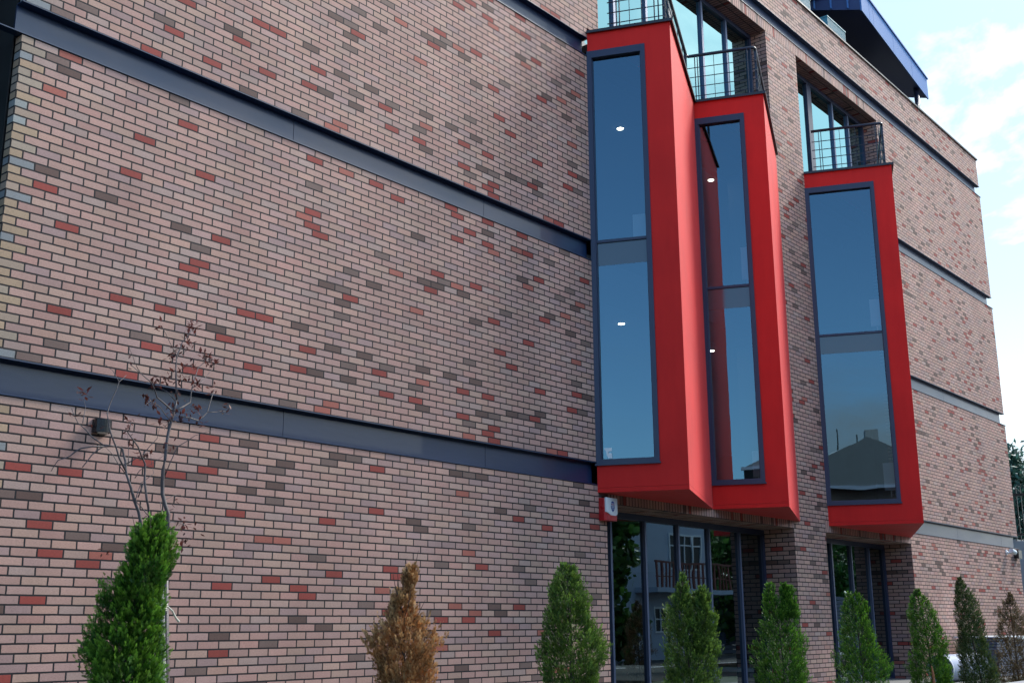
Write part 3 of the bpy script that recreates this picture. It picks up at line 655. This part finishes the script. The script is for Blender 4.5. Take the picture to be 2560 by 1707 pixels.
trees=[
 ('thuja',[[(1186,334,352),(1210,286,362),(1240,266,373),(1314,246,380),(1350,230,370),(1400,226,366),(1440,202,368),(1481,172,383),(1530,184,388),(1568,194,390)],],'th_bright',3600,.062,'tall bright green thuja in front of the bare sapling, largest of the row',0),
 ('thuja',[[(1300,936,952),(1330,915,962),(1350,925,945),(1372,893,950),(1395,890,945),(1420,885,965),(1478,852,1000),(1530,862,990),(1568,868,985)]],'th_brown',3600,.060,'dead rusty brown thuja standing alone before the plain brick wall',.38),
 ('thuja',[[(1298,1290,1322),(1330,1275,1340),(1354,1262,1352),(1400,1250,1368),(1461,1236,1390),(1520,1232,1394),(1568,1240,1392)]],'th_olive',3600,.055,'olive green thuja at the left edge of the big ground floor window',.12),
 ('thuja',[[(1317,1570,1584),(1345,1562,1592),(1400,1542,1600),(1450,1534,1620),(1558,1516,1660),(1568,1515,1662)],[(1350,1612,1628),(1372,1600,1644),(1420,1594,1650),(1500,1585,1657)]],'th_olive',3400,.050,'pale green two topped thuja in the middle of the big ground floor window',.10),
 ('thuja',[[(1340,1770,1792),(1365,1760,1792),(1395,1752,1800),(1430,1750,1838),(1480,1742,1856),(1550,1735,1868)],[(1342,1804,1820),(1362,1800,1836),(1420,1794,1850)]],'th_bright',3000,.048,'bright green thuja with a forked flat top before the brick pillar',0),
 ('thuja',[[(1363,1955,1988),(1390,1946,1994),(1413,1943,2008),(1480,1934,2026),(1550,1924,2042)],[(1384,1994,2006),(1405,1985,2012)]],'th_bright',2700,.048,'bright green notched thuja before the dark window right of the pillar',0),
 ('thuja',[[(1355,2119,2129),(1380,2108,2142),(1413,2102,2160),(1480,2098,2178),(1550,2094,2187)]],'th_bright',3600,.046,'slim bright green thuja at the brick corner with a bare orange stem patch',0),
 ('thuja',[[(1328,2221,2230),(1360,2212,2246),(1413,2208,2262),(1480,2210,2276),(1550,2212,2292)]],'th_dark',3600,.046,'dark olive pointed thuja beside the big metal pipe',0),
 ('thuja',[[(1362,2336,2343),(1385,2322,2352),(1413,2312,2362),(1480,2306,2372),(1550,2302,2376)]],'th_dry',3000,.046,'dry greyish brown thuja at the right edge of the photo',.3)]
for i,(nm,rowsets,mt,n,sz,lab,hole) in enumerate(trees):
    RK=(.80,.94,.90,.90,.90,.92,1.04,1.08,1.1)[i]
    lds=[leader(rowsets[0])]
    for e in rowsets[1:]:
        l2=leader(e,foot=None)
        # second leader is anchored to the first one's foot
        yb,xlb,xrb=rowsets[0][-1]; l3=[]
        for (y,xl,xr),(z,px,py,r) in zip(e,l2):
            c0=at((xlb+xrb)/2,yb,YT); D=(c0-Vector((CX,CY,CZ))).dot(CF); p=Vector((c0.x,c0.y,0))+rights*(((xl+xr)/2-(xlb+xrb)/2)*D/2637)
            l3.append((z,p.x,p.y,r))
        lds.append(l3)
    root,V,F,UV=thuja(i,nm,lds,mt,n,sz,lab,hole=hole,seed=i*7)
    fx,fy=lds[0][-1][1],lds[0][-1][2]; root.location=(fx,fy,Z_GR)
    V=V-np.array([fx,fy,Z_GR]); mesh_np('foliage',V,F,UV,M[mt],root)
    tr=MB(); ln=sorted(lds[0]); 
    tr.tube([(q[1]-fx,q[2]-fy,q[0]-Z_GR) for q in ln],[max(.004,.022*(1-j/len(ln))) for j in range(len(ln))],7)
    for l2 in lds[1:]:
        q=sorted(l2); tr.tube([(ln[4][1]-fx,ln[4][2]-fy,ln[4][0]-Z_GR)]+[(p[1]-fx,p[2]-fy,p[0]-Z_GR) for p in q],.006,5)
    rn=random.Random(i)
    for k in range(26 if hole>.2 else 12):
        z=rn.uniform(ln[0][0]+.4,ln[-1][0]-.08); j=max(j for j in range(len(ln)) if ln[j][0]<=z); c0=Vector((ln[j][1]-fx,ln[j][2]-fy,z-Z_GR)); a=rn.uniform(0,2*PI); r=ln[j][3]*.8
        tr.tube([c0,c0+Vector((math.cos(a)*r*.6,math.sin(a)*r*.6,.08)),c0+Vector((math.cos(a)*r,math.sin(a)*r,.2))],[.004,.003,.0015],4,False)
    tr.build('trunk',M['bark'],root)
    if i==6:
        p=MB(); c=at(2127,1545,YT)-Vector((fx,fy,Z_GR))-Vector((CF.x,CF.y,0))*.27; p.tube([c-Vector((-.02,0,.20)),c,c+Vector((-.02,0,.10))],[.018,.016,.006],7); p.build('bare_stem',M['orange'],root)
# ------------------------------------------------------------------ plum sapling, stake
YS=-2.6
sap=empty('plum_sapling','thin bare sapling with sparse dark red leaves behind the tall thuja','young tree'); foot=at(385,1700,YS); foot.z=Z_GR; sap.location=foot
def sp(x,y): return ((100+x/2.5296)/1.0884,(780+y/2.5296)/1.0884)
rs=random.Random(9)
BR=[([(795,1560),(795,1450),(812,1280),(775,1150),(778,1000),(800,830),(830,690),(850,610),(865,560)],.016,.007,0),
 ([(865,560),(860,400),(865,280),(900,190),(960,110)],.007,.002,0),
 ([(660,1560),(635,1320),(600,1200),(545,1020),(540,940),(520,860),(490,850),(400,850),(330,900),(268,980)],.011,.003,.12),
 ([(700,1560),(690,1290),(675,1180),(665,960),(620,850),(555,760),(575,700)],.010,.0025,-.1),
 ([(400,850),(260,860),(190,910),(115,935),(70,1005)],.006,.002,.12),
 ([(470,848),(400,840),(330,790),(240,700),(200,610)],.006,.002,.15),
 ([(540,1000),(480,850),(440,740),(425,640),(455,550),(500,440),(545,400)],.006,.002,.1),
 ([(500,440),(460,370),(400,320)],.0025,.001,.1),
 ([(850,630),(800,590),(740,540),(700,440),(640,390),(560,320)],.006,.002,-.12),
 ([(640,390),(600,320),(565,230)],.003,.0012,-.14),
 ([(845,625),(950,570),(965,460),(1000,350),(1070,290)],.006,.002,.1),
 ([(965,480),(1040,420),(1090,360)],.003,.001,.12),
 ([(890,660),(1000,685),(1060,630),(1095,510),(1100,490)],.005,.002,.16),
 ([(1060,632),(1150,625),(1190,630)],.003,.001,.18),
 ([(780,1060),(870,850),(980,780),(1100,740)],.004,.001,-.15),
 ([(545,960),(650,900),(740,800),(760,700)],.004,.001,-.1),
 ([(620,1170),(665,1060),(660,960)],.004,.002,.02),
 ([(600,1200),(640,1080),(720,1020),(700,900)],.0035,.001,.05),
 ([(830,690),(760,600),(700,560),(660,600)],.003,.001,-.1),
 ([(855,560),(800,500),(730,470)],.004,.001,.1),
 ([(865,280),(820,190),(770,90)],.003,.001,-.05),
 ([(780,1400),(760,1200),(800,1180),(880,1150),(940,1200)],.003,.001,.1),
 ([(790,1450),(860,1450),(940,1440)],.003,.001,.1),([(800,1330),(880,1330),(990,1370)],.003,.001,.1),
 ([(700,1300),(640,1230),(600,1180)],.004,.002,.0),([(560,960),(560,860),(555,770)],.003,.001,.0),([(540,1020),(460,900),(410,850)],.003,.001,.05),
 ([(600,1050),(630,1000),(700,960),(790,900)],.003,.001,-.05),
 ([(270,700),(290,600),(275,540)],.003,.001,.15)]
mb=MB()
for pts,r0,r1,dy in BR:
    P=[]; n=len(pts)
    for k,(x,y) in enumerate(pts):
        X,Y=sp(x,y); Yk=YS+dy*(k/(n-1))+rs.uniform(-.012,.012); P.append(at(X,Y,Yk)-foot)
    # subdivide with slight wobble
    Q=[]
    for a,b in zip(P,P[1:]):
        Q.append(a); Q.append((a+b)/2+Vector((rs.uniform(-1,1),rs.uniform(-1,1),rs.uniform(-1,1)))*(b-a).length*.035)
    Q.append(P[-1]); k=len(Q); mb.tube(Q,[r0+(r1-r0)*j/(k-1) for j in range(k)],6)
a1,a2,a3=[at(*sp(x,1560),YS)-foot for x in (795,700,660)]
base=Vector((0,0,0))
for a,r in ((a1,.016),(a2,.010),(a3,.011)): mb.tube([base,base.lerp(a,.5)+Vector((.02,0,0)),a],[r*1.3,r*1.1,r],7)
mb.build('trunk',M['bark_p'],sap,smooth=True)
lf=MB()
for (x,y),n in (((960,100),20),((930,215),14),((880,250),9),((770,90),7),((1050,285),14),((1090,320),12),((950,350),10),((835,290),6),((720,440),16),((800,440),15),((880,385),8),((985,470),9),((1100,495),8),((680,570),12),((730,590),9),((990,605),14),((870,660),12),((1180,620),9),((570,700),9),((1030,690),4),((770,690),8),((560,830),7),((850,1225),5),((900,1335),8),((930,1450),8),((845,1480),7),((810,1530),8),((410,1520),3),((280,520),10),((850,860),4),((680,920),5),((235,660),4),((560,320),3),((860,500),8),((820,600),6),((770,880),4),((1000,1370),3),((690,1290),2),((340,740),4),((600,900),3),((940,655),5),((900,430),6)):
    X,Y=sp(x,y); c=at(X,Y,YS+rs.uniform(-.1,.12))-foot; leafcluster(lf,c,.040,int(n*1.7),.044,rs)
lf.build('leaves',M['plum'],sap)
st=empty('tree_stake','weathered pale grey wooden stake with a rope knot behind the tall thuja','stake'); f2=at(392,1700,-2.75); f2.z=Z_GR; st.location=f2
top=at(369,1347,-2.75)-f2; MB().tube([(0,0,0),(top*.5),top],[.026,.022,.019],9).build('post',M['wood'],st)
kn=at(372,1392,-2.78)-f2; mb=MB()
for k in range(4): mb.tube([kn+Vector((.03*math.cos(t),.03*math.sin(t),-.018+.011*k+.006*math.sin(t))) for t in [2*PI*j/10 for j in range(11)]],.005,5)
e=[at(375,1390,-2.80)-f2,at(385,1392,-2.80)-f2,at(396,1402,-2.82)-f2,at(404,1418,-2.82)-f2,at(411,1427,-2.82)-f2]
mb.tube(e,[.005,.006,.006,.006,.008],6); mb.build('rope_tie',M['rope'],st)
# ------------------------------------------------------------------ clutter at the right
pi=empty('metal_pipe','large galvanised sheet metal pipe lying against the wall between two thujas','pipe'); pi.location=(19.0,-.85,-2.90)
def shell(mb,x0,x1,r,n=28):
    for k in range(n):
        a,b=2*PI*k/n,2*PI*(k+1)/n
        mb.face([(x0,r*math.sin(a),r+r*math.cos(a)),(x1,r*math.sin(a),r+r*math.cos(a)),(x1,r*math.sin(b),r+r*math.cos(b)),(x0,r*math.sin(b),r+r*math.cos(b))])
    return mb
r=.25; mb=shell(MB(),-.9,1.2,r)
mb.build('tube',M['galv'],pi,smooth=True)
for x in (-.88,-.30,.28,.86):
    m2=MB(); shell(m2,x,x+.03,r+.008); m2.v=[(a,b,c-.008) for a,b,c in m2.v]; m2.build('seam',M['wplas'],pi,smooth=True)
sk=empty('sheet_stack','tall stack of dark grey corrugated sheets under a white cover by the far thuja','stack'); sk.location=(21.8,-.75,-2.90)
for k in range(13): MB().box(-.9+.02*(k%3),1.2+.015*(k%2),-.3,.5,.02+.058*k,.066+.058*k).build('corrugated_sheet',M['sheets'],sk)
mb=MB(); mb.box(-.96,1.26,-.34,.54,.785,.81); mb.box(-.2,-.12,-.355,-.34,.66,.81); mb.box(.4,1.26,-.355,-.34,.74,.81); mb.build('cover',M['wplas'],sk)
# ------------------------------------------------------------------ background at the right edge
def tree_generic(name,loc,h,r,mat,n,size,lab,seed,conical=True,grp=None,trunk=.2,cat='tree'):
    rnd=np.random.RandomState(seed); root=empty(name,lab,cat,grp); root.location=loc
    nb=60; bc=[]; 
    for k in range(nb):
        t=rnd.uniform(.12,1.); a=rnd.uniform(0,2*PI)
        rr=(r*(1-t)**.75 if conical else r*math.sqrt(max(0,1-((t-.55)/.5)**2)))*rnd.uniform(.35,1.)
        bc.append((rr*math.cos(a),rr*math.sin(a),t*h,r*rnd.uniform(.16,.30)))
    bc=np.array(bc); idx=rnd.randint(0,nb,n); c=bc[idx]
    P=c[:,:3]+rnd.randn(n,3)*c[:,3:4]*.55
    D=rnd.randn(n,3); D[:,2]+=.3; D/=np.linalg.norm(D,axis=1)[:,None]; Sd=np.cross(D,rnd.randn(n,3)); Sd/=np.linalg.norm(Sd,axis=1)[:,None]
    s=size*rnd.uniform(.6,1.3,n)[:,None]; q=rnd.rand(n); wd=.22 if conical else .40
    V=np.stack([P,P+D*s*.5+Sd*s*wd,P+D*s,P+D*s*.5-Sd*s*wd],1).reshape(-1,3); F=np.arange(4*n).reshape(-1,4)
    UV=np.stack([np.stack([q,np.full(n,t)],1) for t in (0,.5,1,.5)],1).reshape(-1,2)
    mesh_np('crown',V,F,UV,M[mat],root)
    tb=MB().tube([(0,0,0),(.05,0,h*.5),(0,.03,h*.92)],[trunk,trunk*.6,.03],8)
    for k in range(0,nb,3):
        b=bc[k]; tb.tube([(0,0,max(.1,b[2]-.3*h*.2)),(b[0]*.5,b[1]*.5,b[2]-.1),(b[0],b[1],b[2])],[trunk*.25,trunk*.15,.02],5,False)
    tb.build('trunk',M['bark'],root); return root
rw=MB().box(34,70,2.2,2.6,-3.44,.66); rw.box(33.95,70,2.15,2.65,.66,.74); rw.box(33.7,34,-1,14,-3.44,.66)
tag(rw.build('retaining_wall',M['concrete']),'pale concrete retaining wall beyond the far end of the building','wall')
fe=empty('iron_fence','black iron fence with spiked bars on top of the far wall','fence'); fe.location=(33.85,0,.66)
for k in range(60):
    y=-.9+.13*k; MB().box(-.012,.012,y,y+.024,0,1.72).build('bar',M['blackp'],fe) if k<60 else None
MB().box(-.02,.02,-1,7,.18,.24).build('lower_rail',M['blackp'],fe); MB().box(-.02,.02,-1,7,1.40,1.48).build('upper_rail',M['blackp'],fe)
tree_generic('pine_tree',(42,2.6,-1.),5.6,2.0,'pine',9000,.22,'blue green pine behind the fence at the right edge of the photo',3)
tree_generic('pine_tree',(48,6.2,-1.),6.3,2.4,'pine',6000,.26,'taller blue green pine farther behind the fence, mostly hidden by the building',5)
# ------------------------------------------------------------------ across the street (seen in the glass)
ob=empty('white_house','white house with a red railed balcony, mirrored in the big ground floor window','house'); ob.location=(0,0,0)
mb=MB(); mb.box(36,51.4,-30,-22,-3.44,8.); mb.build('wall',M['render_w'],ob)
MB().box(35.6,51.8,-30.4,-21.2,8.,8.3).build('roof',M['rooftile'],ob)
for (x0,x1,z0,z1) in ((47.2,50.3,1.0,2.85),(40,43,1.0,2.85),(45.5,48.,-2.2,-.9),(40,42,-2.2,-.9),(47.2,50.3,4.6,6.2),(40,43,4.6,6.2)):
    wfr=MB(); wfr.box(x0,x1,-21.998,-21.94,z0,z0+.1); wfr.box(x0,x1,-21.998,-21.94,z1-.1,z1)
    nW=4
    for k in range(nW+1): xx=x0+(x1-x0-.1)*k/nW; wfr.box(xx,xx+.1,-21.998,-21.93,z0+.1,z1-.1)
    wfr.box(x0,x1,-21.998,-21.95,z1-.62,z1-.55)
    w_=wfr.build('window',M['white'],ob); MB().box(x0+.05,x1-.05,-22.05,-21.985,z0+.05,z1-.05).build('pane',M['dark'],w_)
bal=MB().box(44.,52.4,-22.,-20.7,-.25,-.02).build('balcony',M['render_w'],ob)
rl=MB(); rl.box(44,52.4,-20.8,-20.72,1.2,1.3); rl.box(44,52.4,-20.8,-20.74,.5,.56)
for k in range(22): rl.box(44.05+.395*k,44.17+.395*k,-20.79,-20.73,-.02,1.2)
rl.build('balcony_rail',M['redwood'],bal)
tree_generic('leafy_tree',(56.5,-24,-3.4),6.9,3.0,'decid',9000,.34,'broad green tree right of the white house across the street, seen only in the glass',21,False,'street trees seen in the glass')
tree_generic('leafy_tree',(64,-26,-3.4),7.8,3.4,'decid',7000,.38,'farther broad green tree beyond the white house, seen only in the glass',22,False,'street trees seen in the glass')
tree_generic('leafy_tree',(32.6,-16,-3.4),5.8,2.0,'decid',8000,.30,'dark leafy tree in front of the white house across the street',23,False,'street trees seen in the glass')
tree_generic('leafy_tree',(27.5,-13.5,-3.4),3.6,1.3,'decid',6000,.26,'small bushy tree near the kerb opposite, seen only in the glass',24,False,'street trees seen in the glass')
# houses behind the camera, mirrored in the bay windows
for (x,y,wd,dp,h,rh,lab) in ((-17.5,-15,10,9,7.5,2.2,'low grey tiled house behind the camera, mirrored in the far bay window'),(-27,-24,12,8,7.5,2.4,'second low grey house behind the camera, left of the first in the mirror')):
    hs=empty('low_house',lab,'house','low houses behind the camera'); hs.location=(x,y,-3.44); hs.rotation_euler=(0,0,rad(18))
    MB().box(-wd/2,wd/2,-dp/2,dp/2,0,h).build('wall',M['render_g'],hs)
    e=.4; A_=[(-wd/2-e,-dp/2-e,h),(wd/2+e,-dp/2-e,h),(wd/2+e,dp/2+e,h),(-wd/2-e,dp/2+e,h)]; r0,r1=(-wd/2-e,0,h+rh),(wd/2+e,0,h+rh)
    rf=MB(); rf.face([A_[0],A_[1],r1,r0]); rf.face([A_[2],A_[3],r0,r1]); rf.face([A_[1],A_[2],r1]); rf.face([A_[3],A_[0],r0]); rf.face(A_[::-1])
    ro=rf.build('roof',M['rooftile'],hs); MB().box(1.,1.7,-.9,-.3,h+rh*.5,h+rh+.9).build('chimney',M['concrete'],ro)
    MB().box(wd/2+.005,wd/2+.06,-1.5,1.2,1.2,3.6).build('window',M['dark'],hs)
    MB().box(-wd/2-.45,wd/2+.45,-dp/2-.5,-dp/2-.38,h-.12,h+.02).box(wd/2+.38,wd/2+.5,-dp/2-.5,dp/2+.5,h-.12,h+.02).build('gutter',M['galv'],ro)
    for yy in (-3.2,2.2): 
        f_=MB().box(wd/2+.005,wd/2+.08,yy,yy+1.3,4.4,6.0).build('window',M['white'],hs); MB().box(wd/2+.082,wd/2+.09,yy+.1,yy+1.2,4.5,5.9).build('pane',M['dark'],f_)
    for k in range(5): MB().tube([(wd/2-.1-.5*k,-dp/2+1.6*k,h+.1),(wd/2-.1-.5*k+.1,-dp/2+1.6*k,h+2.6)],.03,5).build('roof_post',M['blackp'],hs)
    ball(MB(),(wd/2-1.2,1.2,h+1.3),.55,14,6,(.25,1,1)).build('satellite_dish',M['wplas'],hs,smooth=True)
    mp=MB().tube([(-1.5,.8,h+rh*.6),(-1.5,.8,h+rh+1.5)],.035,6); mp.build('aerial_mast',M['blackp'],hs)

for k,(x,y,h,r) in enumerate(((74,-27,8.6,3.6),(84,-30,9.5,4.0),(96,-33,10.5,4.6))):
    tree_generic('leafy_tree',(x,y,-3.4),h,r,'decid',5000,.45,('first','second','third')[k]+' of three tall trees behind the hoarding across the street','' or 31+k,False,'street trees seen in the glass')
ho=empty('hoarding','dark slatted hoarding across the street beyond the white house','fence'); ho.location=(54,-23.5,-3.44)
for k in range(14): MB().box(0,60,-.04,0,.1+.24*k,.31+.24*k).build('slat',M['sheets'],ho)
for k in range(11): MB().box(6*k,6*k+.1,-.06,.06,0,3.5).build('post',M['dark'],ho)
# unseen block, added and sized to darken the lowest steel band's reflection
bk=empty('backdrop_block','long grey backdrop block, added out of view across the street left of the white house','building'); bk.location=(0,-27,-3.44)
M['render_d']=plain('dark_render',(.13,.11,.105),.9,0,.2,1.)
MB().box(-26,34,-10,0,0,8.8).build('wall',M['render_d'],bk); MB().box(-26.4,34.4,-10.4,.4,8.8,9.1).build('roof',M['rooftile'],bk)
for j in range(3):
    for k in range(18): 
        f_=MB().box(-24.6+3.2*k,-23.1+3.2*k,.003,.05,.9+2.8*j,2.4+2.8*j).build('window',M['white'],bk); MB().box(-24.5+3.2*k,-23.2+3.2*k,.052,.06,1.0+2.8*j,2.3+2.8*j).build('pane',M['dark'],f_)
